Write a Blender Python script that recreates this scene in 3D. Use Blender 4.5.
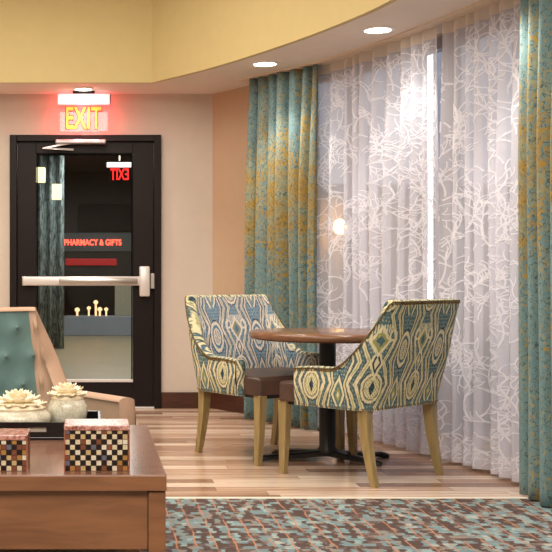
import bpy, bmesh, math, random
from mathutils import Vector, Matrix
R = random.Random(7)
PI = math.pi
scn = bpy.context.scene
COL = scn.collection
for o in list(bpy.data.objects): bpy.data.objects.remove(o)

# ---------------------------------------------------------------- camera, world, exposure
cam_d = bpy.data.cameras.new('camera'); cam = bpy.data.objects.new('camera', cam_d); COL.objects.link(cam)
cam.location = (0, 0, 1.05); cam.rotation_euler = (PI/2, 0, 0)
cam_d.sensor_width = 36; cam_d.lens = 1150/552*36
cam_d.shift_x = (276-90)/552; cam_d.shift_y = -2/552
cam_d.clip_start = .02
scn.camera = cam
scn.view_settings.view_transform = 'Standard'; scn.view_settings.look = 'None'
scn.view_settings.gamma = 1; scn.view_settings.exposure = 0.55
w = bpy.data.worlds.new('night_sky'); scn.world = w; w.use_nodes = True
w.node_tree.nodes['Background'].inputs[0].default_value = (.34, .35, .42, 1)
w.node_tree.nodes['Background'].inputs[1].default_value = .62

def area(name, loc, rot, sx, sy, power, col):
    l = bpy.data.lights.new(name, 'AREA'); l.shape = 'RECTANGLE'; l.size = sx; l.size_y = sy
    l.energy = power; l.color = col
    o = bpy.data.objects.new(name, l); o.location = loc; o.rotation_euler = rot; COL.objects.link(o); return o
area('tray_ceiling_light', (-.9, 5.6, 3.28), (0, 0, 0), 2.6, 3.6, 105, (1, .94, .84))
area('lounge_ceiling_light', (-.4, 1.2, 3.28), (math.radians(18), 0, 0), 3.6, 2.4, 230, (1, .95, .87))
area('adjoining_room_fill', (.2, 15, 2.75), (0, 0, 0), 1.0, 8, 110, (1, .93, .80))  # unseen fill added to brighten the room behind the door glass

# ---------------------------------------------------------------- helpers
def lin(c):
    return tuple((x/255/12.92 if x/255 <= .04045 else ((x/255+.055)/1.055)**2.4) for x in c)
def link(o, parent=None):
    COL.objects.link(o)
    if parent: o.parent = parent
    return o
def mesh_obj(name, bm, mat, parent=None, smooth=False, recalc=True):
    if recalc: bmesh.ops.recalc_face_normals(bm, faces=bm.faces[:])
    me = bpy.data.meshes.new(name); bm.to_mesh(me); bm.free()
    if mat: me.materials.append(mat)
    if smooth:
        for p in me.polygons: p.use_smooth = True
        try: me.set_sharp_from_angle(angle=math.radians(50))
        except Exception: pass
    return link(bpy.data.objects.new(name, me), parent)
def tag(o, label=None, cat=None, group=None, kind=None):
    if label: o['label'] = label
    if cat: o['category'] = cat
    if group: o['group'] = group
    if kind: o['kind'] = kind
    return o
def thing(name, label, cat, loc=(0, 0, 0), rz=0, group=None):
    o = bpy.data.objects.new(name, None); o.location = loc; o.rotation_euler = (0, 0, rz); o.empty_display_size = .1
    link(o); return tag(o, label, cat, group)
def add_box(bm, x0, x1, y0, y1, z0, z1, bev=0, seg=2):
    r = bmesh.ops.create_cube(bm, size=1, matrix=Matrix.LocRotScale(((x0+x1)/2, (y0+y1)/2, (z0+z1)/2), None, (x1-x0, y1-y0, z1-z0)))
    if bev:
        es = list({e for v in r['verts'] for e in v.link_edges})
        bmesh.ops.bevel(bm, geom=es, offset=bev, segments=seg, affect='EDGES', profile=.5)
def box(name, mat, parent, *a, bev=0, seg=2, smooth=False):
    bm = bmesh.new(); add_box(bm, *a, bev=bev, seg=seg); return mesh_obj(name, bm, mat, parent, smooth)
def add_lathe(bm, prof, n=32, cx=0, cy=0, wob=None):
    rings = []
    for (r, z) in prof:
        if r < 1e-5: rings.append([bm.verts.new((cx, cy, z))])
        else: rings.append([bm.verts.new((cx+r*math.cos(2*PI*i/n), cy+r*math.sin(2*PI*i/n), z)) for i in range(n)])
    for a, b in zip(rings, rings[1:]):
        for i in range(n):
            j = (i+1) % n
            if len(a) == 1 and len(b) == 1: continue
            if len(a) == 1: bm.faces.new((a[0], b[i], b[j]))
            elif len(b) == 1: bm.faces.new((a[i], a[j], b[0]))
            else: bm.faces.new((a[i], a[j], b[j], b[i]))
def lathe(name, mat, parent, prof, n=32, cx=0, cy=0):
    bm = bmesh.new(); add_lathe(bm, prof, n, cx, cy); return mesh_obj(name, bm, mat, parent, True)
def add_tube(bm, pts, r, n=8, caps=True):
    pts = [Vector(p) for p in pts]; rings = []
    rr = r if isinstance(r, (list, tuple)) else [r]*len(pts)
    for i, p in enumerate(pts):
        d = (pts[min(i+1, len(pts)-1)]-pts[max(i-1, 0)]).normalized()
        a = d.cross(Vector((0, 0, 1)))
        if a.length < .1: a = d.cross(Vector((1, 0, 0)))
        a.normalize(); b = d.cross(a).normalized()
        rings.append([bm.verts.new(p+rr[i]*(a*math.cos(2*PI*k/n)+b*math.sin(2*PI*k/n))) for k in range(n)])
    for x, y in zip(rings, rings[1:]):
        for k in range(n): bm.faces.new((x[k], x[(k+1) % n], y[(k+1) % n], y[k]))
    if caps: bm.faces.new(rings[0]); bm.faces.new(rings[-1][::-1])
def add_sqleg(bm, secs):
    # secs: (x, y, z, halfx, halfy)
    rings = [[bm.verts.new((x+sx*hx, y+sy*hy, z)) for sx, sy in ((-1, -1), (1, -1), (1, 1), (-1, 1))] for x, y, z, hx, hy in secs]
    for a, b in zip(rings, rings[1:]):
        for k in range(4): bm.faces.new((a[k], a[(k+1) % 4], b[(k+1) % 4], b[k]))
    bm.faces.new(rings[0]); bm.faces.new(rings[-1][::-1])
def prism(bm, poly, z0, z1):
    a = [bm.verts.new((x, y, z0)) for x, y in poly]; b = [bm.verts.new((x, y, z1)) for x, y in poly]
    n = len(poly)
    for k in range(n): bm.faces.new((a[k], a[(k+1) % n], b[(k+1) % n], b[k]))
    bm.faces.new(a[::-1]); bm.faces.new(b)
def catmull(P, n=10):
    P = [Vector(p) for p in P]; Q = [2*P[0]-P[1]]+P+[2*P[-1]-P[-2]]; out = []
    for i in range(1, len(Q)-2):
        for k in range(n):
            t = k/n; a, b, c, d = Q[i-1:i+3]
            out.append(.5*((2*b)+(c-a)*t+(2*a-5*b+4*c-d)*t*t+(3*b-a-3*c+d)*t**3))
    out.append(P[-1]); return out
class Path:
    def __init__(s, pts):
        s.p = [Vector(p) for p in pts]; s.L = [0]
        for a, b in zip(s.p, s.p[1:]): s.L.append(s.L[-1]+(b-a).length)
        s.len = s.L[-1]
    def at(s, d):
        d = max(0, min(s.len-1e-6, d)); i = 0
        import bisect
        i = max(0, min(len(s.p)-2, bisect.bisect_right(s.L, d)-1))
        t = (d-s.L[i])/(s.L[i+1]-s.L[i]); q = s.p[i].lerp(s.p[i+1], t)
        j0, j1 = max(0, i-1), min(len(s.p)-1, i+2)
        tg = (s.p[j1]-s.p[j0]).normalized()
        return q, tg

# ---------------------------------------------------------------- material helpers
class E:                                                     # an expression made of Math nodes
    def __init__(s, nt, sock): s.nt = nt; s.s = sock
    def op(s, kind, *o, clamp=False):
        n = s.nt.nodes.new('ShaderNodeMath'); n.operation = kind; n.use_clamp = clamp
        for i, v in enumerate((s,)+o):
            if isinstance(v, E): s.nt.links.new(v.s, n.inputs[i])
            else: n.inputs[i].default_value = v
        return E(s.nt, n.outputs[0])
    def __add__(s, o): return s.op('ADD', o)
    __radd__ = __add__
    def __sub__(s, o): return s.op('SUBTRACT', o)
    def __mul__(s, o): return s.op('MULTIPLY', o)
    __rmul__ = __mul__
    def __truediv__(s, o): return s.op('DIVIDE', o)
    def abs(s): return s.op('ABSOLUTE')
    def mod(s, p): return s.op('FLOORED_MODULO', p)
    def ping(s, p): return s.op('PINGPONG', p)
    def lt(s, v, soft=.002):                                 # ~1 where s < v
        return ((v-s) if isinstance(v, E) else (s*-1+v)).op('DIVIDE', soft).op('ADD', .5, clamp=True)
    def min(s, o): return s.op('MINIMUM', o)
    def max(s, o): return s.op('MAXIMUM', o)
class M:
    def __init__(s, name, rough=.5, spec=.5, metal=0):
        s.m = bpy.data.materials.new(name); s.m.use_nodes = True; s.nt = s.m.node_tree
        s.b = s.nt.nodes['Principled BSDF']; s.out = s.nt.nodes['Material Output']
        s.b.inputs['Roughness'].default_value = rough; s.b.inputs['Metallic'].default_value = metal
        s.b.inputs['Specular IOR Level'].default_value = spec
    def n(s, t, **k):
        x = s.nt.nodes.new(t)
        for a, b in k.items():
            if a in x.inputs and not hasattr(x, a): x.inputs[a].default_value = b
            else: setattr(x, a, b)
        return x
    def l(s, a, b): s.nt.links.new(a, b)
    def uv(s, kind='UV'): return s.n('ShaderNodeTexCoord').outputs[kind]
    def mapped(s, co, scale=(1, 1, 1), rot=(0, 0, 0)):
        n = s.n('ShaderNodeMapping'); s.l(co, n.inputs[0]); n.inputs['Scale'].default_value = scale; n.inputs['Rotation'].default_value = rot
        return n.outputs[0]
    def noise(s, co, scale, detail=3, rough=.5, dist=0):
        n = s.n('ShaderNodeTexNoise'); s.l(co, n.inputs['Vector']); n.inputs['Scale'].default_value = scale
        n.inputs['Detail'].default_value = detail; n.inputs['Roughness'].default_value = rough; n.inputs['Distortion'].default_value = dist
        return n
    def mix(s, f, a, b, mode='MIX'):
        n = s.n('ShaderNodeMix'); n.data_type = 'RGBA'; n.blend_type = mode
        for sock, v in ((n.inputs[0], f), (n.inputs[6], a), (n.inputs[7], b)):
            if isinstance(v, E): s.l(v.s, sock)
            elif isinstance(v, bpy.types.NodeSocket): s.l(v, sock)
            elif isinstance(v, (int, float)): sock.default_value = v
            else: sock.default_value = (*v, 1)
        return n.outputs[2]
    def ramp(s, fac, stops, interp='LINEAR'):
        n = s.n('ShaderNodeValToRGB'); r = n.color_ramp; r.interpolation = interp
        while len(r.elements) > 1: r.elements.remove(r.elements[-1])
        for i, (p, c) in enumerate(stops):
            e = r.elements[0] if i == 0 else r.elements.new(p)
            e.position = p; e.color = (*lin(c), 1)
        s.l(fac.s if isinstance(fac, E) else fac, n.inputs[0]); return n.outputs[0]
    def col(s, c):
        if isinstance(c, bpy.types.NodeSocket): s.l(c, s.b.inputs['Base Color'])
        else: s.b.inputs['Base Color'].default_value = (*c, 1)
        return s
    def bump(s, h, strength=.3, dist=.01):
        n = s.n('ShaderNodeBump'); n.inputs['Strength'].default_value = strength; n.inputs['Distance'].default_value = dist
        s.l(h.s if isinstance(h, E) else h, n.inputs['Height']); s.l(n.outputs[0], s.b.inputs['Normal']); return s
def plain(name, c, rough=.5, metal=0, spec=.5, var=.06, sc=6, bump=0):
    m = M(name, rough, spec, metal); co = m.uv('Object'); n = m.noise(co, sc, 4)
    a = tuple(x*(1-var) for x in lin(c)); b = tuple(min(1, x*(1+var)) for x in lin(c))
    m.col(m.mix(n.outputs[0], a, b))
    if bump: m.bump(m.noise(co, sc*20, 2).outputs[0], bump, .003)
    return m.m
def emis(name, c, strength, base=None):
    m = M(name, .5); m.col(lin(base or c)); m.b.inputs['Emission Color'].default_value = (*lin(c), 1)
    m.b.inputs['Emission Strength'].default_value = strength; return m.m
def glass_mat(name, tint=(1, 1, 1), refl=1.0, rough=0):
    m = M(name); t = m.n('ShaderNodeBsdfTransparent'); t.inputs[0].default_value = (*tint, 1)
    g = m.n('ShaderNodeBsdfGlossy'); g.inputs['Roughness'].default_value = rough
    ge = m.n('ShaderNodeNewGeometry'); dt = m.n('ShaderNodeVectorMath', operation='DOT_PRODUCT')
    m.l(ge.outputs['Normal'], dt.inputs[0]); m.l(ge.outputs['Incoming'], dt.inputs[1])
    sch = (E(m.nt, dt.outputs['Value']).abs()*-1+1).op('POWER', 5.0)*.96+.04      # Schlick reflectance, the same on both faces
    k = m.n('ShaderNodeMath', operation='MULTIPLY', use_clamp=True); m.l(sch.s, k.inputs[0]); k.inputs[1].default_value = refl
    x = m.n('ShaderNodeMixShader'); m.l(k.outputs[0], x.inputs[0]); m.l(t.outputs[0], x.inputs[1]); m.l(g.outputs[0], x.inputs[2])
    m.l(x.outputs[0], m.out.inputs[0]); return m.m
def wood(name, c1, c2, rough=.35, scale=(1, 14, 14), sc=3):
    m = M(name, rough); co = m.mapped(m.uv('Object'), scale); n = m.noise(co, sc, 6, .6, .6)
    m.col(m.ramp(n.outputs[0], [(.3, c1), (.7, c2)])); m.bump(n.outputs[0], .05, .003); return m.m

# ---- ikat upholstery
def ikat(name, ground, ground2, cream, accent, dark, rough=.85):
    m = M(name, rough, .2)
    co = m.uv('UV'); ns = m.noise(m.mapped(co, (90, 16, 1)), 1, 2); ns2 = m.noise(m.mapped(co, (30, 30, 1)), 1, 3)
    sp = m.n('ShaderNodeSeparateXYZ'); m.l(co, sp.inputs[0])
    u, v = E(m.nt, sp.outputs[0]), E(m.nt, sp.outputs[1])
    jit = (E(m.nt, ns.outputs[0])-.5)*.016; jit2 = (E(m.nt, ns2.outputs[0])-.5)*.010
    u = (u+jit2)*.95; v = (v+jit)*.88
    P = .30; x = (u+P*20).ping(P/2); Q = .40; y = (v+.055).mod(Q); S = .005
    def seg(t, a, b): return t.op('GREATER_THAN', a)*t.op('LESS_THAN', b)
    def ell(cx, cy, rx, ry): 
        a = (x-cx)/rx; b = (y-cy)/ry; return (a*a+b*b).op('SQRT')
    def dia(cx, cy, rx, ry): return (x-cx).abs()/rx+(y-cy).abs()/ry
    L_ = []
    # broad chevron bands between the columns, doubled, with dark cores
    z = y.ping(Q/4)
    for off_, w_, sg in ((.060, .0085, .42), (.094, .0080, .42), (.121, .0045, .30)):
        d_ = (x-(z*sg+(off_-.03))).abs(); L_ += [(d_.lt(w_+.0045, S), dark), (d_.lt(w_, S), cream)]
        if w_ > .006: L_ += [(d_.lt(.0022, S)*z.lt(.062, .01), accent)]
    # round flowered medallion on the mirror line
    e = ell(0, .085, .047, .066); lat = (((x+y*.7).ping(.0125)-.00625).abs().min(((x-y*.7).ping(.0125)-.00625).abs())).lt(.0026, .003); L_ += [(e.lt(1.12, .08), dark), (e.lt(1.02, .08), cream), (e.lt(.82, .08), dark), (e.lt(.74, .08), accent), (e.lt(.74, .08)*lat, cream), (dia(0, .085, .014, .034).lt(1, .1), dark)]
    # teardrop above it
    e = dia(0, .195, .024, .062); L_ += [(e.lt(1.2, .1), cream), (e.lt(.78, .1), dark), (e.lt(.45, .1), cream)]
    # crowned palmette with side curls
    e = dia(0, .290, .040, .060); L_ += [(e.lt(1.15, .08), cream), (e.lt(.8, .08), accent), (e.lt(.42, .1), ground)]
    fr = ((x/.011).ping(1.0)-.5).abs().lt(.26, .2)*seg(y, .325, .362)*x.lt(.046, .004); L_ += [(fr, cream)]
    e = (ell(.054, .315, .017, .021)-1.0).abs(); L_ += [(e.lt(.26, .1), cream)]
    # column on the other mirror line: chain of long diamonds and a leafy medallion
    e = dia(P/2, .05, .036, .085); L_ += [(e.lt(1.2, .08), dark), (e.lt(1.05, .08), cream), (e.lt(.74, .08), ground2), (e.lt(.45, .08), accent), (e.lt(.2, .08), cream)]
    e = ell(P/2, .25, .040, .074); L_ += [(e.lt(1.2, .08), dark), (e.lt(1.08, .08), cream), (e.lt(.82, .08), ground), (e.lt(.60, .08), cream), (e.lt(.46, .05), dark), (e.lt(.46, .05)*lat, cream)]
    dots = ((u.ping(.012)-.006).abs()+(v.ping(.017)-.0085).abs()).lt(.0042, .003)
    c = m.mix(m.noise(co, 6, 3).outputs[0], ground, ground2)
    c = m.mix(dots*.35, c, cream)
    for f, k in L_: c = m.mix(f, c, k)
    hz = m.noise(m.mapped(co, (170, 34, 1)), 1, 3)
    c = m.mix((E(m.nt, hz.outputs[0])-.46)*2.2, c, ground) if False else m.mix(((E(m.nt, hz.outputs[0])-.52)*3.0).op('MAXIMUM', 0.0).op('MINIMUM', .55), c, ground)
    hz2 = m.noise(m.mapped(co, (140, 50, 3)), 1, 3)
    c = m.mix(((E(m.nt, hz2.outputs[0])-.56)*3.0).op('MAXIMUM', 0.0).op('MINIMUM', .5), c, cream)
    m.col(c); m.bump(m.noise(m.mapped(co, (500, 500, 1)), 1, 1).outputs[0], .15, .002); return m.m
FAB_OUT = ikat('ikat_outer_colours', lin((70, 98, 110)), lin((86, 116, 116)), lin((220, 208, 168)), lin((148, 150, 92)), lin((40, 60, 74)))
FAB_IN = ikat('ikat_inner_colours', lin((92, 126, 152)), lin((120, 150, 166)), lin((234, 222, 206)), lin((150, 150, 120)), lin((50, 66, 92)))  # same ikat pattern, bluer and paler for the inner side

# ---- setting materials
def wall_mat(name, c):
    m = M(name, .75, .3); co = m.uv('Object'); n = m.noise(m.mapped(co, (3, 3, 3)), 4, 5)
    m.col(m.mix(n.outputs[0], tuple(x*.95 for x in lin(c)), tuple(x*1.04 for x in lin(c))))
    m.bump(m.noise(co, 180, 2).outputs[0], .06, .002); return m.m
WALL = wall_mat('beige_wallcovering', (208, 194, 180))
SOFF = wall_mat('soffit_paint', (232, 220, 208))
YEL = wall_mat('yellow_fascia_paint', (202, 182, 130))
CEIL = wall_mat('ceiling_paint', (226, 206, 150))
DARKW = wood('dark_walnut_trim', (58, 32, 22), (84, 48, 32), .35, (2, 2, 12))
DOORF = plain('dark_bronze_door', (26, 16, 15), .45, var=.1, spec=.2)
STEEL = plain('brushed_steel', (205, 200, 196), .28, 1, var=.04)
STEELW = plain('satin_aluminium', (226, 220, 216), .35, .35, var=.04)
def floor_mat():
    m = M('plank_floor', .25, .5); co = m.uv('Object')
    sp = m.n('ShaderNodeSeparateXYZ'); m.l(co, sp.inputs[0]); x, y = E(m.nt, sp.outputs[0]), E(m.nt, sp.outputs[1])
    row = (y/.105).op('FLOOR'); wn = m.n('ShaderNodeTexWhiteNoise', noise_dimensions='1D'); m.l(row.s, wn.inputs['W'])
    off = E(m.nt, wn.outputs[0])*1.3; colm = ((x+off)/1.15).op('FLOOR')
    cb = m.n('ShaderNodeCombineXYZ'); m.l(row.s, cb.inputs[0]); m.l(colm.s, cb.inputs[1])
    w2 = m.n('ShaderNodeTexWhiteNoise', noise_dimensions='2D'); m.l(cb.outputs[0], w2.inputs['Vector'])
    # grain shifted per plank
    cb2 = m.n('ShaderNodeCombineXYZ'); m.l((x*1.2+E(m.nt, w2.outputs[0])*40).s, cb2.inputs[0]); m.l((y*26).s, cb2.inputs[1])
    g = m.noise(cb2.outputs[0], 1.6, 6, .6, .5)
    f = E(m.nt, w2.outputs[0])*.62+E(m.nt, g.outputs[0])*.55-.08
    c = m.ramp(f, [(.10, (118, 86, 70)), (.28, (156, 120, 98)), (.46, (190, 156, 132)), (.62, (226, 204, 184)), (.80, (172, 138, 114)), (.95, (126, 94, 76))])
    ex = (x+off).mod(1.15); ey = y.mod(.105)
    gap = ex.lt(.003, .002).max(ey.lt(.0022, .002))
    m.col(m.mix(gap*.7, c, lin((80, 55, 40))))
    m.l(m.ramp(g.outputs[0], [(.3, (112, 112, 112)), (.7, (146, 146, 146))]), m.b.inputs['Roughness'])
    m.bump(gap*-1+E(m.nt, g.outputs[0])*.12, .25, .002); return m.m
FLOOR = floor_mat()
def carpet_mat():
    m = M('patterned_carpet', .95, .1); co = m.uv('Object')
    sp = m.n('ShaderNodeSeparateXYZ'); m.l(co, sp.inputs[0]); x, y = E(m.nt, sp.outputs[0]), E(m.nt, sp.outputs[1])
    row = (y/.045).op('FLOOR'); wn = m.n('ShaderNodeTexWhiteNoise', noise_dimensions='1D'); m.l(row.s, wn.inputs['W'])
    colm = ((x+E(m.nt, wn.outputs[0])*.4+(E(m.nt, m.noise(co, 30, 2).outputs[0])-.5)*.05)/.026).op('FLOOR')
    cb = m.n('ShaderNodeCombineXYZ'); m.l(row.s, cb.inputs[0]); m.l(colm.s, cb.inputs[1])
    w2 = m.n('ShaderNodeTexWhiteNoise', noise_dimensions='2D'); m.l(cb.outputs[0], w2.inputs['Vector'])
    big = m.noise(co, 3.2, 3, .6); mid = m.noise(m.mapped(co, (1, 2.2, 1)), 16, 3)
    f = E(m.nt, w2.outputs[0])*.80+E(m.nt, big.outputs[0])*.62+E(m.nt, mid.outputs[0])*.55-.50
    c = m.ramp(f, [(.0, (92, 76, 72)), (.34, (118, 98, 92)), (.48, (160, 148, 138)), (.57, (128, 154, 158)), (.76, (158, 182, 182)), (.92, (204, 194, 178))], 'CONSTANT')
    c = m.mix(E(m.nt, m.noise(co, 150, 2).outputs[0])*.5, c, lin((70, 54, 52)))
    wob = (E(m.nt, m.noise(co, 6, 2).outputs[0])-.5)*.03
    ln = (((x+wob*1.0).mod(.075)-.0375).abs()).lt(.0034, .003)*(E(m.nt, m.noise(co, 4.3, 2).outputs[0]).op('SUBTRACT', .36).op('MULTIPLY', 8, clamp=True))
    c = m.mix(ln*.85, c, lin((188, 132, 98)))
    m.col(c); m.bump(m.noise(co, 260, 2).outputs[0], .8, .006); return m.m
CARPET = carpet_mat()
def struct(name, bm, mat, parent=None, label=None, smooth=False):
    o = mesh_obj(name, bm, mat, parent, smooth)
    if not parent: o['kind'] = 'structure'
    if label: o['label'] = label
    return o

# ================================================================= SETTING
CH = 2.46                                                  # soffit height
UP = 3.35                                                  # upper ceiling height
WB = 9.01                                                  # back wall
wall_pts = catmull([(.96, WB, 0), (1.30, 8.42, 0), (1.70, 7.7, 0), (1.97, 7.0, 0), (2.14, 6.4, 0), (2.27, 5.8, 0), (2.34, 5.0, 0), (2.36, 4.0, 0), (2.36, 2.0, 0), (2.36, -1.6, 0)], 6)
wall_path = Path(wall_pts)
XL, YR = -3.6, -1.6
bm = bmesh.new()
poly = [(XL, YR), (2.36, YR)]+[(p.x, p.y) for p in reversed(wall_pts)][1:-1]+[(.96, WB), (XL, WB)]
prism(bm, poly, -.1, 0); struct('floor', bm, FLOOR)
bm = bmesh.new(); prism(bm, [(-3.3, -1.5), (2.2, -1.5), (2.2, 5.345), (-3.3, 5.345)], .0005, .006)
carpet = tag(mesh_obj('carpet', bm, CARPET), 'teal, brown and cream carpet with thin orange lines laid in front of the wood planks', 'carpet')
bm = bmesh.new(); add_box(bm, -3.3, 2.2, 5.346, 5.376, 0, .009, bev=.003); struct('trim_1', bm, plain('pale_transition_strip', (228, 214, 196), .35))
# back wall with the door opening
DX0, DX1, DZ = -.627, .556, 2.137
bm = bmesh.new()
add_box(bm, XL-.2, DX0, WB, WB+.18, 0, UP); add_box(bm, DX1, 1.2, WB, WB+.18, 0, UP); add_box(bm, DX0, DX1, WB, WB+.18, DZ, UP)
struct('wall_back', bm, WALL)
bm = bmesh.new(); add_box(bm, XL-.2, XL, YR, WB, 0, UP); struct('wall_left', bm, WALL)
bm = bmesh.new(); add_box(bm, XL-.2, 2.5, YR-.2, YR, 0, UP); struct('wall_rear', bm, WALL)
# vertical seams of the wall covering
def off(path, d, k):
    q, t = path.at(d); return Vector((q.x+t.y*-k, q.y+t.x*k, 0))    # k>0: to the outside (right of travel reversed)
# right side wall: solid from the corner to d0, glazed after
def side(d, k):                                             # k metres outwards (+) or into the room (-)
    q, t = wall_path.at(d); n = Vector((-t.y, t.x, 0))      # left normal of travel
    return q+n*k
D0 = .78; DEND = wall_path.len
def wall_strip(bm, d0, d1, z0, z1, k0=0, k1=.18, n=None):
    n = n or max(1, int((d1-d0)/.12)); A = []
    for i in range(n+1):
        d = d0+(d1-d0)*i/n; a, b = side(d, k0), side(d, k1)
        A.append([bm.verts.new((a.x, a.y, z0)), bm.verts.new((b.x, b.y, z0)), bm.verts.new((b.x, b.y, z1)), bm.verts.new((a.x, a.y, z1))])
    for p, q in zip(A, A[1:]):
        for k in range(4): bm.faces.new((p[k], p[(k+1) % 4], q[(k+1) % 4], q[k]))
    bm.faces.new(A[0][::-1]); bm.faces.new(A[-1])
# sign of the outward normal
if side(1.5, .2).x < wall_path.at(1.5)[0].x:
    _s = side
    def side(d, k): return _s(d, -k)
DG1 = 5.3
bm = bmesh.new()
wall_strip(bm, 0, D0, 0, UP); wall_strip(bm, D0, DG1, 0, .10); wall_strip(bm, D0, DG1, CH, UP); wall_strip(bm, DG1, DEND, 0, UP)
struct('wall_right', bm, wall_mat('shaded_beige_wallcovering', (190, 166, 138)))  # same wallcovering; the duller light on this wall is put into its colour
# windows: mullion bays
FRM = plain('window_frame_paint', (150, 146, 150), .4, .2)
WGL = glass_mat('window_glass', (.95, .97, .98), .6)
bays = [D0, 1.52, 2.52, 3.20, 4.20, DG1]
for i, (a, b) in enumerate(zip(bays, bays[1:])):
    bm = bmesh.new()
    wall_strip(bm, a, a+.045, .10, CH, .05, .12, 1); wall_strip(bm, b-.045, b, .10, CH, .05, .12, 1)
    wall_strip(bm, a+.045, b-.045, .10, .16, .05, .12); wall_strip(bm, a+.045, b-.045, CH-.07, CH, .05, .12)
    f = struct('window_%d' % (i+1), bm, FRM)
    bm = bmesh.new(); wall_strip(bm, a+.045, b-.045, .16, CH-.07, .08, .09); mesh_obj('pane', bm, WGL, f)
# baseboards
bm = bmesh.new(); add_box(bm, DX1, .965, WB-.02, WB, 0, .125, bev=.004); add_box(bm, XL, DX0, WB-.02, WB, 0, .125, bev=.004); struct('baseboard_back', bm, DARKW)
bm = bmesh.new(); wall_strip(bm, .0, D0, 0, .125, -.02, 0); struct('baseboard_right', bm, DARKW)
# narrow vertical seams in the wall covering
seam = plain('wall_seam', (186, 158, 134), .7)
# upper ceiling, fascia and soffit
fas = [(XL, 8.45)]+[(p.x, p.y) for p in catmull([(.455, 8.45, 0), (.82, 7.86, 0), (1.16, 7.13, 0), (1.40, 6.48, 0), (1.55, 5.9, 0), (1.64, 5.1, 0), (1.66, 4.0, 0), (1.66, 2.0, 0), (1.66, YR, 0)], 8)]
bm = bmesh.new()
inner = fas; 
# soffit slab: region between fascia curve and outer walls
lo = []
# matched strips: build the slab from quads between fascia samples and wall samples
fp = Path([(x, y, 0) for x, y in fas[1:]]); N = 60
def ring(fx, wx, z0, z1): return [bm.verts.new((fx.x, fx.y, z0)), bm.verts.new((wx.x, wx.y, z0)), bm.verts.new((wx.x, wx.y, z1)), bm.verts.new((fx.x, fx.y, z1))]
secs = [ring(Vector((XL, 8.45, 0)), Vector((XL, WB, 0)), CH, CH+.05), ring(Vector((.455, 8.45, 0)), Vector((.455, WB, 0)), CH, CH+.05)]
for i in range(N+1):
    q, _ = fp.at(fp.len*i/N); wq = side(wall_path.len*i/N, 0)
    secs.append(ring(q, wq, CH, CH+.05))
for p, q in zip(secs, secs[1:]):
    for k in range(4): 
        try: bm.faces.new((p[k], p[(k+1) % 4], q[(k+1) % 4], q[k]))
        except ValueError: pass
bmesh.ops.remove_doubles(bm, verts=bm.verts[:], dist=.0005)
struct('trim_2', bm, SOFF)
bm = bmesh.new()                                            # fascia: a vertical band rising from the soffit edge
A = []
P2 = Path([(x, y, 0) for x, y in fas])
for i in range(len(fas)):
    q = P2.p[i]; _, t = P2.at(P2.L[i]); n = Vector((t.y, -t.x, 0))
    if n.y > 0 and i < 2 or n.x > 0 and i >= 2: n = -n
    o_ = q-n*.03; q = q+n*.004
    A.append([bm.verts.new((q.x, q.y, CH-.004)), bm.verts.new((o_.x, o_.y, CH-.004)), bm.verts.new((o_.x, o_.y, UP)), bm.verts.new((q.x, q.y, UP))])
for p, q in zip(A, A[1:]):
    for k in range(4): bm.faces.new((p[k], p[(k+1) % 4], q[(k+1) % 4], q[k]))
struct('trim_3', bm, YEL)
bm = bmesh.new(); add_box(bm, XL-.2, 2.6, YR-.2, WB+.2, UP, UP+.1); struct('ceiling', bm, CEIL)

# ---- the glazed door
d = thing('door_1', 'dark bronze framed glass exit door with a steel push bar', 'door', (0, 0, 0)); d['kind'] = 'structure'
bm = bmesh.new()
add_box(bm, DX0, DX0+.055, WB-.035, WB+.15, 0, DZ, bev=.004); add_box(bm, DX1-.055, DX1, WB-.035, WB+.15, 0, DZ, bev=.004)
add_box(bm, DX0+.055, DX1-.055, WB-.035, WB+.15, DZ-.05, DZ, bev=.004)
mesh_obj('door_frame', bm, DOORF, d)
GX0, GX1, GZ0, GZ1 = -.423, .337, .215, 1.995
yy = (WB+.0, WB+.045)
bm = bmesh.new()
add_box(bm, DX0+.058, GX0, *yy, .012, DZ-.054, bev=.003); add_box(bm, GX1, DX1-.058, *yy, .012, DZ-.054, bev=.003)
add_box(bm, GX0, GX1, *yy, .012, GZ0, bev=.003); add_box(bm, GX0, GX1, *yy, GZ1, DZ-.054, bev=.003)
leaf = mesh_obj('door_leaf', bm, DOORF, d)
DGL = glass_mat('door_glass', (.86, .90, .92), .55)
box('pane', DGL, leaf, GX0-.006, GX1+.006, WB+.018, WB+.026, GZ0-.006, GZ1+.006)
bm = bmesh.new(); add_box(bm, GX0, GX1, WB-.006, WB+.006, GZ0-.012, GZ0+.01, bev=.002); tag(mesh_obj('glazing_bead', bm, STEELW, leaf), 'pale strip along the foot of the glass')
bm = bmesh.new(); add_box(bm, GX0+.004, GX0+.014, WB-.004, WB+.004, GZ0, GZ1); add_box(bm, GX1-.014, GX1-.004, WB-.004, WB+.004, GZ0, GZ1); add_box(bm, GX0+.004, GX1-.004, WB-.004, WB+.045, GZ1-.012, GZ1+.002); mesh_obj('gasket_and_glare_cover', bm, plain('black_gasket_and_cover', (14, 14, 14), .9, spec=.05), leaf)  # top strip added to hide a bright grazing reflection under the rail
zb = 1.05-(281-274)/127.6
pb = box('push_bar', STEELW, d, -.525, .42, WB-.075, WB-.03, zb-.036, zb+.036, bev=.012, smooth=True)
box('bar_grip', STEEL, pb, -.24, .37, WB-.088, WB-.07, zb-.026, zb+.026, bev=.008, smooth=True)
box('end_cap', STEEL, pb, -.53, -.50, WB-.07, WB, zb-.038, zb+.038, bev=.008, smooth=True)
lc = box('latch_case', STEELW, d, .385, .465, WB-.085, WB, zb-.12, zb+.115, bev=.01, smooth=True)
box('latch_bolt', STEEL, lc, .47, .505, WB-.05, WB, zb-.06, zb+.06, bev=.006)
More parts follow.
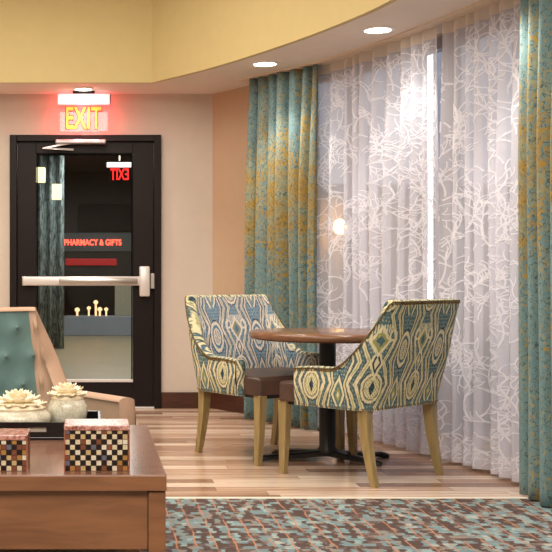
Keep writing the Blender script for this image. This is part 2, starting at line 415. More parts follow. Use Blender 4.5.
bm = bmesh.new(); add_box(bm, -.27, .125, WB-.09, WB-.002, 2.062, 2.096, bev=.01)
cl = mesh_obj('door_closer', bm, plain('grey_closer', (170, 158, 158), .35, .6), d)
bm = bmesh.new(); add_tube(bm, [(-.15, WB-.06, 2.07), (-.36, WB-.10, 2.026), (-.13, WB-.02, 2.022)], .009); mesh_obj('closer_arm', bm, STEELW, cl)
box('threshold', STEELW, d, DX0+.055, DX1-.055, WB-.05, WB+.14, 0, .012, bev=.003)

# ================================================================= CURTAINS
def curtain_surface(path, d0, d1, z0, z1, wl, amp, nu, nz, seed, flare=.35, hdr=.0):
    rr = random.Random(seed); ph = []; x = 0; k = 0
    knots = [0.0]
    while knots[-1] < (d1-d0): knots.append(knots[-1]+wl*rr.uniform(.7, 1.35))
    amps = [amp*rr.uniform(.55, 1.25) for _ in knots]
    def wave(s, z):
        import bisect
        i = max(0, min(len(knots)-2, bisect.bisect_right(knots, s)-1)); t = (s-knots[i])/(knots[i+1]-knots[i])
        a = amps[i]*(1-t)+amps[i+1]*t
        fz = (1-(z-z0)/(z1-z0)); top = .55+.45*min(1, fz*3)
        sway = .018*math.sin(s*5+z*1.3+seed)*fz
        return a*top*(math.cos(2*PI*t)+.22*math.sin(4*PI*t+seed+z*.6))+sway*.6
    def P(s, z, o=0):
        q, t = path.at(d0+s); n = Vector((-t.y, t.x, 0)); n = n if n.x < 0 else -n      # into the room
        sh = .012*math.sin(z*1.7+s*9+seed)
        q2, _ = path.at(d0+s+sh)
        return Vector((q2.x, q2.y, z))+n*(wave(s, z)+o)
    return P
def curtain_mesh(bm, P, L, z0, z1, nu, nz, thick=0):
    uvl = bm.loops.layers.uv.new('UVMap'); g = []
    for j in range(nz+1):
        z = z0+(z1-z0)*j/nz; g.append([bm.verts.new(P(L*i/nu, z)) for i in range(nu+1)])
    for j in range(nz):
        for i in range(nu):
            f = bm.faces.new((g[j][i], g[j][i+1], g[j+1][i+1], g[j+1][i]))
            for l, (a, b) in zip(f.loops, ((i, j), (i+1, j), (i+1, j+1), (i, j+1))):
                l[uvl].uv = (L*a/nu, z0+(z1-z0)*b/nz)
cur_path = Path(catmull([(1.10, 8.36, 0), (1.30, 8.02, 0), (1.52, 7.67, 0), (1.77, 6.99, 0), (1.93, 6.40, 0), (2.045, 5.90, 0), (2.10, 5.4, 0), (2.13, 4.6, 0), (2.14, 3.6, 0)], 12))
def dpx(px):                                                # distance along the path seen at image column px
    best = min(range(2000), key=lambda i: abs(90+1150*cur_path.at(cur_path.len*i/2000)[0].x/cur_path.at(cur_path.len*i/2000)[0].y-px)); return cur_path.len*best/2000
# drape fabric
def drape_mat():
    m = M('teal_and_mustard_drapery', .55, .35); co = m.uv('UV')
    sp = m.n('ShaderNodeSeparateXYZ'); m.l(co, sp.inputs[0]); x, z = E(m.nt, sp.outputs[0]), E(m.nt, sp.outputs[1])
    dn = m.noise(co, 14, 3); dv = m.n('ShaderNodeVectorMath', operation='MULTIPLY_ADD')
    m.l(dn.outputs['Color'], dv.inputs[0]); dv.inputs[1].default_value = (.06, .06, 0); m.l(co, dv.inputs[2])
    vo = m.n('ShaderNodeTexVoronoi', feature='DISTANCE_TO_EDGE'); m.l(m.mapped(dv.outputs[0], (100, 30, 1)), vo.inputs['Vector']); vo.inputs['Scale'].default_value = 1
    br = E(m.nt, vo.outputs['Distance']).lt(.13, .08)
    bn = E(m.nt, m.noise(m.mapped(co, (8, .9, 1)), 1.2, 3, .6).outputs[0])
    fine = E(m.nt, m.noise(m.mapped(co, (110, 34, 1)), 1, 3, .7).outputs[0])
    zone = ((z-1.55).abs()*-.50+.17).op('MAXIMUM', -.13)
    yel = ((bn+zone+(fine-.5)*1.1-.47)*10).op('ADD', .3, clamp=True)
    base = m.mix(m.noise(co, 3, 2).outputs[0], lin((86, 120, 126)), lin((124, 156, 158)))
    must = m.mix(fine, lin((128, 98, 26)), lin((192, 152, 48)))
    c = m.mix(br*(yel*.75+.12), base, must)
    c = m.mix(yel*.72, c, must)
    c = m.mix(br*yel*.6*(E(m.nt, m.noise(co, 9, 2).outputs[0]).lt(.5, .1)), c, lin((120, 160, 156)))
    dk = E(m.nt, vo.outputs['Distance']).lt(.05, .05)*(fine.lt(.5, .1))
    c = m.mix(dk*.8, c, lin((48, 70, 76)))
    m.col(c); m.b.inputs['Sheen Weight'].default_value = .15
    m.bump(m.noise(m.mapped(co, (400, 400, 1)), 1, 1).outputs[0], .2, .002); return m.m
DRAPE = drape_mat()
def sheer_mat(name, c, op):
    m = M(name, .6, .2); co = m.uv('UV')
    t = m.n('ShaderNodeBsdfTransparent'); df = m.n('ShaderNodeBsdfDiffuse'); tr = m.n('ShaderNodeBsdfTranslucent')
    for x in (df, tr): x.inputs[0].default_value = (*lin(c), 1)
    ad = m.n('ShaderNodeMixShader'); ad.inputs[0].default_value = .35; m.l(df.outputs[0], ad.inputs[1]); m.l(tr.outputs[0], ad.inputs[2])
    wv = m.noise(m.mapped(co, (300, 60, 1)), 1, 2); f = (E(m.nt, wv.outputs[0])-.5)*.10+op
    mx = m.n('ShaderNodeMixShader'); m.l(f.s, mx.inputs[0]); m.l(t.outputs[0], mx.inputs[1]); m.l(ad.outputs[0], mx.inputs[2])
    m.l(mx.outputs[0], m.out.inputs[0]); return m.m
SHEER = sheer_mat('white_voile', (246, 244, 252), .54)
HDR = sheer_mat('sheer_header_tape', (240, 226, 210), .8)
EMB = sheer_mat('white_embroidery', (250, 248, 252), .80)
def drape(name, label, d0, d1, seed, wl=.115, amp=.062):
    P = curtain_surface(cur_path, d0, d1, .012, CH-.012, wl, amp, 0, 0, seed); L = d1-d0
    t = thing(name, label, 'drape', tuple(P(L/2, .012)), 0, None)
    bm = bmesh.new(); curtain_mesh(bm, lambda s, z: P(s, z)-t.location, L, .012, CH-.012, int(L/.006), 36)
    o = mesh_obj('fabric_panel', bm, DRAPE, t, True, False)
    md = o.modifiers.new('thickness', 'SOLIDIFY'); md.thickness = .003
    return t
class Off:                                                  # the same path moved into the room
    def __init__(s, p, k): s.p = p; s.k = k; s.len = p.len
    def at(s, d):
        q, t = s.p.at(d); n = Vector((-t.y, t.x, 0)); n = n if n.x < 0 else -n
        return q+n*s.k, t
d_left0, d_left1 = dpx(252), dpx(318)
_cp0 = cur_path
drape('drape', 'teal drape with mustard patches left of the sheers, behind the far chair', d_left0, d_left1, 3)
_cp = cur_path; cur_path = Off(_cp, .055)
drape('drape', 'teal and mustard drape at the right edge of the photo, nearest the carpet', dpx(519)+.05, dpx(519)+.78, 11, .12, .05)
cur_path = _cp

def sheer(label, d0, d1, seed):
    z0, z1 = .02, CH-.012; L = d1-d0
    pth = Off(_cp, -.055)
    P = curtain_surface(pth, d0, d1, z0, z1, .125, .038, 0, 0, seed)
    t = thing('sheer_curtain', label, 'curtain', tuple(P(L/2, z0)), 0, None); T = t.location.copy()
    bm = bmesh.new(); curtain_mesh(bm, lambda s, z: P(s, z)-T, L, z0, z1-.045, int(L/.008), 40); mesh_obj('voile_panel', bm, SHEER, t, True, False)
    bm = bmesh.new(); curtain_mesh(bm, lambda s, z: P(s, z, .004)-T, L, z1-.060, z1, int(L/.008), 3); mesh_obj('header_tape', bm, HDR, t, True, False)
    bm = bmesh.new(); curtain_mesh(bm, lambda s, z: P(s, z, .003)-T, L, z0, z0+.10, int(L/.008), 4); mesh_obj('hem', bm, SHEER, t, True, False)
    # embroidered branches
    rr = random.Random(seed*5+1); bm = bmesh.new(); cnt = 0
    def stroke(pts, w0, w1):
        prev = None
        for i, (s, z) in enumerate(pts):
            a = pts[max(0, i-1)]; b = pts[min(len(pts)-1, i+1)]
            dx, dz = b[0]-a[0], b[1]-a[1]; l = math.hypot(dx, dz) or 1; nx, nz = -dz/l, dx/l
            w = w0+(w1-w0)*i/(len(pts)-1)
            if not (0 < s < L and z0+.01 < z < z1-.07): prev = None; continue
            c = P(s, z, .004)-T; e = P(s+nx*w, z+nz*w, .004)-T; f = P(s-nx*w, z-nz*w, .004)-T
            cur = (bm.verts.new(e), bm.verts.new(f))
            if prev: bm.faces.new((prev[0], prev[1], cur[1], cur[0]))
            prev = cur
    def grow(s, z, a, ln, w, lev):
        pts = [(s, z)]; bend = rr.choice((-1, 1))*rr.uniform(.5, 1.5); n = 5
        for i in range(n):
            a += bend/n; s += math.sin(a)*ln/n*.9; z += math.cos(a)*ln/n; pts.append((s, z))
            if lev and i in (1, 2, 3) and rr.random() < .42:
                grow(s, z, a+rr.choice((-1, 1))*rr.uniform(.5, 1.0), ln*rr.uniform(.5, .75), w*.8, lev-1)
        stroke(pts, w, w*.72)
        if lev:
            grow(s, z, a+rr.uniform(.25, .6), ln*rr.uniform(.6, .85), w*.85, lev-1)
            if rr.random() < .8: grow(s, z, a-rr.uniform(.25, .6), ln*rr.uniform(.6, .85), w*.85, lev-1)
    cell = .148; spots = [((i+rr.random())*cell, (j+rr.random())*cell) for i in range(-1, int(L/cell)+1) for j in range(-1, int(2.4/cell)+1)]
    for i, (s_, z_) in enumerate(spots):
        grow(s_, z_, rr.uniform(-1.2, 1.2), rr.uniform(.11, .19), .0046, 3 if i % 3 == 0 else 2)
    mesh_obj('embroidery', bm, EMB, t, False, False)
    return t
sheer('white branch-embroidered sheer curtain panel left of the dark gap, behind the table', dpx(312), dpx(431), 2)
sheer('white branch-embroidered sheer curtain panel right of the dark gap, reaching the right-hand drape', dpx(436), dpx(519)+.14, 9)
# ceiling track
bm = bmesh.new()
A = []
for i in range(70):
    q, t = _cp.at(_cp.len*i/69); n = Vector((-t.y, t.x, 0)); n = n if n.x < 0 else -n
    a, b = q+n*.03, q-n*.07
    A.append([bm.verts.new((a.x, a.y, CH-.011)), bm.verts.new((b.x, b.y, CH-.011)), bm.verts.new((b.x, b.y, CH)), bm.verts.new((a.x, a.y, CH))])
for p, q in zip(A, A[1:]):
    for k in range(4): bm.faces.new((p[k], p[(k+1) % 4], q[(k+1) % 4], q[k]))
bm.faces.new(A[0]); bm.faces.new(A[-1][::-1])
tag(mesh_obj('curtain_track', bm, plain('track_paint', (222, 204, 182), .5)), 'long thin curved curtain track under the soffit, above the sheers', 'curtain track')

# ================================================================= LIGHT FITTINGS
LAMP = emis('downlight_lens', (255, 250, 240), 14)
RIM = plain('white_trim_ring', (244, 238, 230), .4)
def downlight(x, y, r, label, power, blend=.6, ang=105):
    t = thing('downlight', label, 'ceiling light', (x, y, CH), 0, 'recessed downlights in the soffit')
    lathe('trim_ring', RIM, t, [(r*.78, -.001), (r*.80, -.010), (r, -.006), (r, 0), (r*.78, 0)], 32)
    lathe('lens', LAMP, t, [(0, -.004), (r*.785, -.004), (r*.785, -.001), (0, -.001)], 32)
    l = bpy.data.lights.new('downlight_beam', 'SPOT'); l.energy = power; l.color = (1, .95, .88); l.spot_size = math.radians(ang); l.spot_blend = blend; l.shadow_soft_size = r*.7
    o = bpy.data.objects.new('downlight_beam', l); o.location = (0, 0, -.03); link(o, t)
downlight(1.17, 7.69, .094, 'round recessed downlight in the soffit beside the left drape', 24)
downlight(1.657, 6.62, .094, 'round recessed downlight in the soffit in front of the sheers', 19)
downlight(-.05, 8.74, .078, 'small round recessed downlight just above the red exit sign', 22)
def extra(x, y, p):
    l = bpy.data.lights.new('soffit_light', 'SPOT'); l.energy = p; l.color = (1, .95, .88); l.spot_size = math.radians(110); l.spot_blend = .6; l.shadow_soft_size = .07
    o = bpy.data.objects.new('soffit_light', l); o.location = (x, y, CH-.03); link(o)
extra(1.80, 5.35, 30); extra(1.9, 4.0, 40); extra(-1.6, 8.74, 35)

# ---- text
def text_mesh(name, body, h, width, mat, parent, loc, rot, depth=.004, bold=.0):
    cu = bpy.data.curves.new(name+'_text', 'FONT'); cu.body = body; cu.align_x = 'CENTER'; cu.align_y = 'CENTER'; cu.extrude = depth; cu.offset = bold
    tmp = bpy.data.objects.new(name, cu); COL.objects.link(tmp); bpy.context.view_layer.update()
    me = bpy.data.meshes.new_from_object(tmp.evaluated_get(bpy.context.evaluated_depsgraph_get()))
    bpy.data.objects.remove(tmp)
    xs = [v.co.x for v in me.vertices]; ys = [v.co.y for v in me.vertices]
    cx, cy = (max(xs)+min(xs))/2, (max(ys)+min(ys))/2; sx = width/(max(xs)-min(xs)); sy = h/(max(ys)-min(ys))
    for v in me.vertices: v.co = ((v.co.x-cx)*sx, (v.co.y-cy)*sy, v.co.z)
    me.materials.clear(); me.materials.append(mat)
    o = bpy.data.objects.new(name, me); o.location = loc; o.rotation_euler = rot; return link(o, parent)
def ebox(bm, *a): add_box(bm, *a)
CLEAR = glass_mat('clear_acrylic', (1, .97, .97), .5)
def exit_sign(label, loc, rz, s=1.0, hang=.0, glow=True, bright=3.0):
    t = thing('exit_sign', label, 'exit sign', loc, rz)
    W = .40*s; hh = .078*s
    box('canopy', plain('sign_canopy', (40, 34, 36), .5), t, -.085*s, .085*s, -.03*s, .03*s, -.022, 0, bev=.004)
    if hang: box('stem', RIM, t, -.01, .01, -.01, .01, -hang, -.02)
    z = -.022-hang
    box('housing', emis('sign_housing', (255, 226, 232), .55, (244, 236, 238)), t, -W/2, W/2, -.028*s, .028*s, z-hh, z, bev=.006)
    box('housing_end', plain('housing_end_grey', (70, 40, 44), .5), t, W/2, W/2+.008, -.026*s, .026*s, z-hh+.004, z-.004)
    p = box('clear_panel', CLEAR, t, -.185*s, .185*s, -.004, .004, z-hh-.21*s, z-hh)
    red = emis('exit_red', (255, 20, 20), bright*.55); org = emis('exit_orange', (255, 132, 40), bright*.5)
    text_mesh('letters_border', 'EXIT', .178*s, .285*s, red, p, (0, -.0045, z-hh-.105*s), (PI/2, 0, 0), .001, .045 if glow else .012)
    if glow: text_mesh('letters', 'EXIT', .168*s, .272*s, org, p, (0, -.0085, z-hh-.105*s), (PI/2, 0, 0), .002, .012)
    if glow:
        l = bpy.data.lights.new('sign_glow', 'POINT'); l.energy = 1.6; l.color = (1, .04, .06); l.shadow_soft_size = .03
        o = bpy.data.objects.new('sign_glow', l); o.location = (0, .05, z-hh-.02); link(o, t)
        l = bpy.data.lights.new('sign_strip', 'AREA'); l.shape = 'RECTANGLE'; l.size = .36; l.size_y = .03; l.energy = 1.2; l.color = (1, .05, .08)
        o = bpy.data.objects.new('sign_strip', l); o.location = (0, .035, z-hh-.004); link(o, t)
    return t
exit_sign('red EXIT sign hanging from the soffit above the glass door', (-.048, 8.88, CH), 0)

# ================================================================= DINING CHAIRS
def shell_profile(W, D, rc, yf, n=121, rear=0):
    # outer plan of a tub back, from front left arm to front right arm, centred u
    pts = [Vector((-W, yf))]
    k = 12
    cy = -D+rc
    for i in range(k+1):
        a = PI+ (PI/2)*i/k; pts.append(Vector((-W+rc+rc*math.cos(a), cy+rc*math.sin(a))))
    for i in range(k+1):
        a = 1.5*PI+(PI/2)*i/k; pts.append(Vector((W-rc+rc*math.cos(a), cy+rc*math.sin(a))))
    pts.append(Vector((W, yf)))
    # fine straight back bow
    P = Path([(p.x, p.y, 0) for p in pts]); return P
def smooth(t): t = max(0, min(1, t)); return t*t*(3-2*t)
def tub(parent, P, zbot, ztop_fn, rake_fn, thick, mat_out, mat_in, mat_rim, zin, names, nu=110, nv=26, tuft=None, ends=True):
    L = P.len
    def pos(s, z, k):
        q, t = P.at(s); n = Vector((t.y, -t.x, 0))         # outward
        q = q+n*(-k)
        r = rake_fn(s, z); q = q+r
        return Vector((q.x, q.y, z))
    def grid(bm, zb, k, flip=False, zoff=0, tf=None):
        uvl = bm.loops.layers.uv.new('UVMap'); g = []
        for j in range(nv+1):
            row = []
            for i in range(nu+1):
                s = L*i/nu; z1 = ztop_fn(s)+zoff; z = zb+(z1-zb)*j/nv
                kk = k+(tf(s, z) if tf else 0)
                row.append((bm.verts.new(pos(s, z, kk)), (s-L/2, z)))
            g.append(row)
        for j in range(nv):
            for i in range(nu):
                c = [g[j][i], g[j][i+1], g[j+1][i+1], g[j+1][i]]
                f = bm.faces.new([x[0] for x in (c[::-1] if flip else c)])
                for l, x in zip(f.loops, (c[::-1] if flip else c)): l[uvl].uv = x[1]
        return g
    bulge = lambda s, z: -.010*math.sin(PI*max(0, min(1, (z-zbot)/(ztop_fn(s)-zbot))))
    bm = bmesh.new(); grid(bm, zbot, .0, zoff=-.004, tf=bulge); mesh_obj(names[0], bm, mat_out, parent, True, False)
    tf = tuft or (lambda s, z: .012*math.sin(PI*max(0, min(1, (z-zbot)/(ztop_fn(s)-zbot)))))
    bm = bmesh.new(); grid(bm, zin, thick, True, zoff=-.004, tf=tf); mesh_obj(names[1], bm, mat_in, parent, True, False)
    # rim: rounded strip over the top, down both ends
    bm = bmesh.new(); uvl = bm.loops.layers.uv.new('UVMap'); rows = []
    m_ = 8
    for i in range(nu+1):
        s = L*i/nu; z1 = ztop_fn(s)-.006
        rows.append([(bm.verts.new(pos(s, z1+math.sin(PI*j/m_)*thick*.22, thick*(1-math.cos(PI*j/m_))/2)), (s-L/2, z1+thick*j/m_)) for j in range(m_+1)])
    for a, b in zip(rows, rows[1:]):
        for j in range(m_):
            c = [a[j], b[j], b[j+1], a[j+1]]; f = bm.faces.new([x[0] for x in c])
            for l, x in zip(f.loops, c): l[uvl].uv = x[1]
    for s in (0, L):                                        # arm front faces
        zt = ztop_fn(s)-.006; gr = []
        q, t = P.at(s); fw = Vector((0, 1, 0))
        for jz in range(9):
            z = zbot+(zt-zbot)*jz/8
            gr.append([(bm.verts.new(pos(s, z+(math.sin(PI*j/m_)*thick*.22 if jz == 8 else 0), thick*(1-math.cos(PI*j/m_))/2)+fw*(.022*math.sin(PI*j/m_) if jz < 8 else .006*math.sin(PI*j/m_))), (thick*j/m_+.1, z)) for j in range(m_+1)])
        for a, b in zip(gr, gr[1:]):
            for j in range(m_):
                c = [a[j], a[j+1], b[j+1], b[j]]; f = bm.faces.new([x[0] for x in c])
                for l, x in zip(f.loops, c): l[uvl].uv = x[1]
    mesh_obj(names[2], bm, mat_rim, parent, True, True)
    # closed underside
    bm = bmesh.new(); A = [(bm.verts.new(pos(L*i/nu, zbot, 0)), bm.verts.new(pos(L*i/nu, zbot, thick))) for i in range(nu+1)]
    for a, b in zip(A, A[1:]): bm.faces.new((a[0], b[0], b[1], a[1]))
    mesh_obj('underside_strip', bm, plain('dustcover', (40, 36, 34), .9), parent)
    return pos
LEATH = M('brown_leather', .38, .5); _n = LEATH.noise(LEATH.uv('Object'), 4, 4)
LEATH.col(LEATH.ramp(_n.outputs[0], [(.3, (66, 47, 40)), (.7, (86, 62, 52))])); LEATH.bump(LEATH.noise(LEATH.uv('Object'), 140, 3).outputs[0], .12, .003); LEATH = LEATH.m
LEGW = wood('olive_oak_leg', (134, 114, 72), (166, 144, 96), .35, (12, 12, 1.5), 4)
BRASS = plain('antique_brass_studs', (128, 96, 52), .3, .9)
def dining_chair(name, label, loc, rz):
    t = thing(name, label, 'chair', loc, rz, 'ikat dining chairs')
    W, D = .362, .30
    P = shell_profile(W, D, .13, .135); L = P.len
    sl = .36; 
    def ztop(s):
        e = min(s, L-s)                                    # distance from the arm front
        if e < .15: return .566+.010*math.sin(e*8)
        k = max(0, min(1, (e-.20)/.235))
        return .5755+.340*k**2.1
    def rake(s, z):
        e = min(s, L-s); wgt = smooth((e-.05)/.40); zz = max(0, z-.40)/.5
        q, tt = P.at(s); n = Vector((tt.y, -tt.x, 0))
        return Vector((0, -1, 0))*(.105*wgt*zz**1.1) + n*(.018*zz)
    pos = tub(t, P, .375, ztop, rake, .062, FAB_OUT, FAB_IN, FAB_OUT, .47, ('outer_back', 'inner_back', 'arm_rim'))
    # studs along the outer rim and the bottom edge
    bm = bmesh.new(); s = .004
    def stud(p, r=.0052):
        bmesh.ops.create_icosphere(bm, subdivisions=1, radius=r, matrix=Matrix.Translation(p))
    while s < L:
        stud(pos(s, ztop(s)-.012, -.003)); e = min(s, L-s); s += .017 if e < .15 or e > .42 else .009
    mesh_obj('nailhead_trim', bm, BRASS, t, True, False); bm = bmesh.new()
    s = .004
    while s < L: stud(pos(s, .383, -.001), .0045); s += .017
    mesh_obj('nailhead_trim', bm, BRASS, t, True, False)
    for s in (0, L):
        bm = bmesh.new()
        for z in [.39+.02*i for i in range(9)]: stud(pos(s, z, .004)+Vector((0, .006, 0)), .0045)
        mesh_obj('nailhead_trim', bm, BRASS, t, True, False)
    # piping cord along the top of the rim
    bm = bmesh.new(); add_tube(bm, [pos(L*i/100, ztop(L*i/100)-.002, -.002) for i in range(101)], .0042, 6); mesh_obj('piping', bm, plain('dark_piping', (96, 82, 48), .7), t, True)
    # seat
    bm = bmesh.new()
    prof = [(-.285, -.23), (-.285, .13), (-.30, .155), (-.332, .16), (-.332, .262), (-.305, .285), (.305, .285), (.332, .262), (.332, .16), (.30, .155), (.285, .13), (.285, -.23)]
    prism(bm, prof, .385, .485)
    es = [e for e in bm.edges if e.verts[0].co.z > .48 and e.verts[1].co.z > .48]
    bmesh.ops.bevel(bm, geom=es, offset=.022, segments=4, affect='EDGES', profile=.6)
    seat = mesh_obj('seat', bm, LEATH, t, True)
    bm = bmesh.new(); add_box(bm, -.30, .30, -.22, .278, .365, .386, bev=.003); mesh_obj('seat_frame', bm, plain('frame_black', (40, 32, 26), .6), t)
    for sx in (-1, 1):
        bm = bmesh.new(); add_sqleg(bm, [(sx*.312, .255, 0, .0165, .0165), (sx*.300, .256, .20, .022, .022), (sx*.296, .256, .384, .027, .027)])
        bmesh.ops.bevel(bm, geom=bm.edges[:], offset=.002, segments=1, affect='EDGES'); mesh_obj('leg', bm, LEGW, t)
        bm = bmesh.new(); add_sqleg(bm, [(sx*(.292-.0*z), -(.240+.060*(1-z/.385)**1.7), z, .0155+.012*z/.38, .016+.012*z/.38) for z in (0, .06, .12, .19, .26, .32, .384)])
        mesh_obj('leg', bm, LEGW, t)
    return t
def yaw(fx, fy): return math.atan2(fy, fx)-PI/2
def place(ref_local, world, rz):                            # put the local point on the world point
    c, s = math.cos(rz), math.sin(rz); x, y = ref_local
    return (world[0]-(c*x-s*y), world[1]-(s*x+c*y), 0)
rzR = yaw(-.665, .745); rzL = yaw(.535, -.845)
dining_chair('dining_chair', 'near ikat-patterned tub chair with its back to the camera, in front of the right sheer', place((-.312, .255), (1.018, 6.06), rzR), rzR)
dining_chair('dining_chair', 'far ikat-patterned tub chair facing the camera, in front of the left drape', place((.312, .255), (.920, 6.30), rzL), rzL)

# ================================================================= ROUND TABLE
TC = (1.332, 6.45)
t = thing('bistro_table', 'round wooden pedestal table between the two ikat chairs', 'table', (*TC, 0))
TOPW = wood('table_top_wood', (104, 70, 50), (134, 94, 66), .2, (1, 10, 10)); EDG = wood('table_edge_wood', (120, 72, 38), (150, 96, 54), .35, (1, 1, 10))
BLK = plain('black_cast_iron', (22, 20, 20), .4, .3)
lathe('tabletop', TOPW, t, [(0, .684), (.40, .684), (.428, .690), (.435, .698), (.437, .712), (.434, .724), (.425, .729), (0, .729)], 72)
lathe('pole', BLK, t, [(0, .05), (.055, .05), (.055, .07), (.046, .085), (.046, .66), (.06, .668), (0, .668)], 28)
lathe('mounting_plate', BLK, t, [(0, .668), (.14, .668), (.14, .684), (0, .684)], 28)
for k, (ex, ey) in enumerate([(-.415, .0), (.26, -.16), (.37, .14), (-.26, .25)]):
    ln = math.hypot(ex, ey); ux, uy = ex/ln, ey/ln; px, py = -uy, ux
    bm = bmesh.new(); rings = []
    for q, hw, z0, z1 in ((.0, .035, .035, .07), (.35, .032, .022, .052), (.8, .027, .010, .036), (.93, .027, .004, .033), (1, .022, .0, .022)):
        c = (ux*ln*q, uy*ln*q)
        rings.append([bm.verts.new((c[0]+px*hw*a, c[1]+py*hw*a, z)) for a, z in ((-1, z0), (1, z0), (1, z1-.008), (.6, z1), (-.6, z1), (-1, z1-.008))])
    for a, b in zip(rings, rings[1:]):
        for i in range(6): bm.faces.new((a[i], a[(i+1) % 6], b[(i+1) % 6], b[i]))
    bm.faces.new(rings[0]); bm.faces.new(rings[-1][::-1])
    mesh_obj('base_foot', bm, BLK, t, True)

# ================================================================= COFFEE TABLE
CT = wood('cherry_brown_wood', (112, 74, 50), (140, 95, 64), .3, (1.2, 10, 10), 2.5)
CTT = wood('coffee_table_top_wood', (108, 74, 60), (138, 100, 84), .2, (1.2, 12, 1), 2.5)
CX0, CX1, CY0, CY1, CZ = -.98, .221, 3.32, 4.42, .47
t = thing('coffee_table', 'square brown wooden coffee table in the foreground', 'coffee table', ((CX0+CX1)/2, (CY0+CY1)/2, 0)); T = t.location.copy()
def cb(name, mat, par, a, b, c, d_, e, f, bev=0): return box(name, mat, par, a-T.x, b-T.x, c-T.y, d_-T.y, e, f, bev=bev)
cb('tabletop', CTT, t, CX0, CX1, CY0, CY1, CZ-.047, CZ, .003)
bm = bmesh.new()
add_box(bm, CX0-T.x, CX1-T.x, CY0-.0025-T.y, CY0+.001-T.y, CZ-.046, CZ-.003, bev=.001); mesh_obj('front_edge', bm, CT, t)
for x in (CX0+.002, CX1-.052):
    for y in (CY0+.006, CY1-.056): 
        bm = bmesh.new(); add_box(bm, x-T.x, x+.05-T.x, y-T.y, y+.05-T.y, 0, CZ-.049, bev=.003); mesh_obj('leg', bm, CT, t)
cb('apron', CT, t, CX0+.053, CX1-.053, CY0+.018, CY0+.04, .25, CZ-.048, .002); cb('apron', CT, t, CX0+.053, CX1-.053, CY1-.04, CY1-.018, .25, CZ-.048, .002)
cb('apron', CT, t, CX0+.012, CX0+.034, CY0+.057, CY1-.057, .25, CZ-.048, .002); cb('apron', CT, t, CX1-.034, CX1-.012, CY0+.057, CY1-.057, .25, CZ-.048, .002)
cb('shelf', CT, t, CX0+.053, CX1-.053, CY0+.06, CY1-.06, .10, .13, .002)

# ---- mosaic boxes
def mosaic(name, seed):
    m = M(name, .16, .6); co = m.uv('UV')
    sp = m.n('ShaderNodeSeparateXYZ'); m.l(co, sp.inputs[0]); u, v = E(m.nt, sp.outputs[0]), E(m.nt, sp.outputs[1])
    c_ = .0155; i, j = (u/c_).op('FLOOR'), (v/c_).op('FLOOR')
    cb_ = m.n('ShaderNodeCombineXYZ'); m.l((i+seed).s, cb_.inputs[0]); m.l(j.s, cb_.inputs[1])
    wn = m.n('ShaderNodeTexWhiteNoise', noise_dimensions='2D'); m.l(cb_.outputs[0], wn.inputs['Vector'])
    lt = m.ramp(wn.outputs[0], [(0, (232, 216, 184)), (.34, (206, 178, 130)), (.5, (176, 128, 62)), (.62, (92, 104, 128)), (.72, (240, 230, 208)), (.88, (120, 66, 48))], 'CONSTANT')
    mott = m.noise(m.mapped(co, (160, 160, 1)), 1, 3)
    lt = m.mix(E(m.nt, mott.outputs[0]).op('MULTIPLY', .6), lt, lin((96, 66, 40)))
    chk = (i+j).mod(2.0).lt(.5, .01)
    w3 = (E(m.nt, wn.outputs[0])).lt(.86, .02)
    c = m.mix(chk*w3, lt, lin((24, 15, 13)))
    g = ((u.mod(c_)-c_/2).abs().max((v.mod(c_)-c_/2).abs())).op('GREATER_THAN', c_/2-.0009)
    m.col(m.mix(g, c, lin((60, 34, 22)))); m.bump(g*-1, .4, .001); return m.m
RESIN = plain('amber_resin_edge', (146, 86, 62), .2, var=.3, sc=60)
LIDM = M('pink_mottled_lid', .2); _n = LIDM.noise(LIDM.uv('Object'), 70, 3, .7); LIDM.col(LIDM.ramp(_n.outputs[0], [(.35, (110, 58, 50)), (.5, (176, 118, 104)), (.62, (200, 156, 142)), (.75, (222, 194, 178))])); LIDM = LIDM.m
def mosaic_box(label, x0, x1, y0, y1, h, seed, rz=0):
    cx, cy = (x0+x1)/2, (y0+y1)/2; t = thing('mosaic_box', label, 'box', (cx, cy, CZ), rz, 'mosaic boxes'); w, dp = (x1-x0)/2, (y1-y0)/2
    bm = bmesh.new(); uvl = bm.loops.layers.uv.new('UVMap'); r = bmesh.ops.create_cube(bm, size=1, matrix=Matrix.LocRotScale((0, 0, h/2-.008), None, (2*w-.003, 2*dp-.003, h-.016)))
    for f in bm.faces:
        for l in f.loops:
            c = l.vert.co; l[uvl].uv = (c.x+w, c.z) if abs(f.normal.y) > .5 else ((c.y+dp, c.z) if abs(f.normal.x) > .5 else (c.x+w, c.y+dp))
    mesh_obj('body', bm, mosaic('shell_mosaic', seed), t, False, False)
    e = .004
    for sx in (-1, 1):
        for sy in (-1, 1): box('edge_strip', RESIN, t, sx*w-e/2, sx*w+e/2, sy*dp-e/2, sy*dp+e/2, 0, h-.012)
    bm = bmesh.new(); add_box(bm, -w-.002, w+.002, -dp-.002, dp+.002, h-.016, h, bev=.003); mesh_obj('lid', bm, LIDM, t)
    return t
mosaic_box('larger black and cream mosaic box at the right end of the coffee table', -.0747, .1153, 3.385, 3.535, .135, 3)
mosaic_box('smaller black and cream mosaic box at the left edge, in front of the black tray', -.355, -.186, 3.385, 3.53, .106, 17)

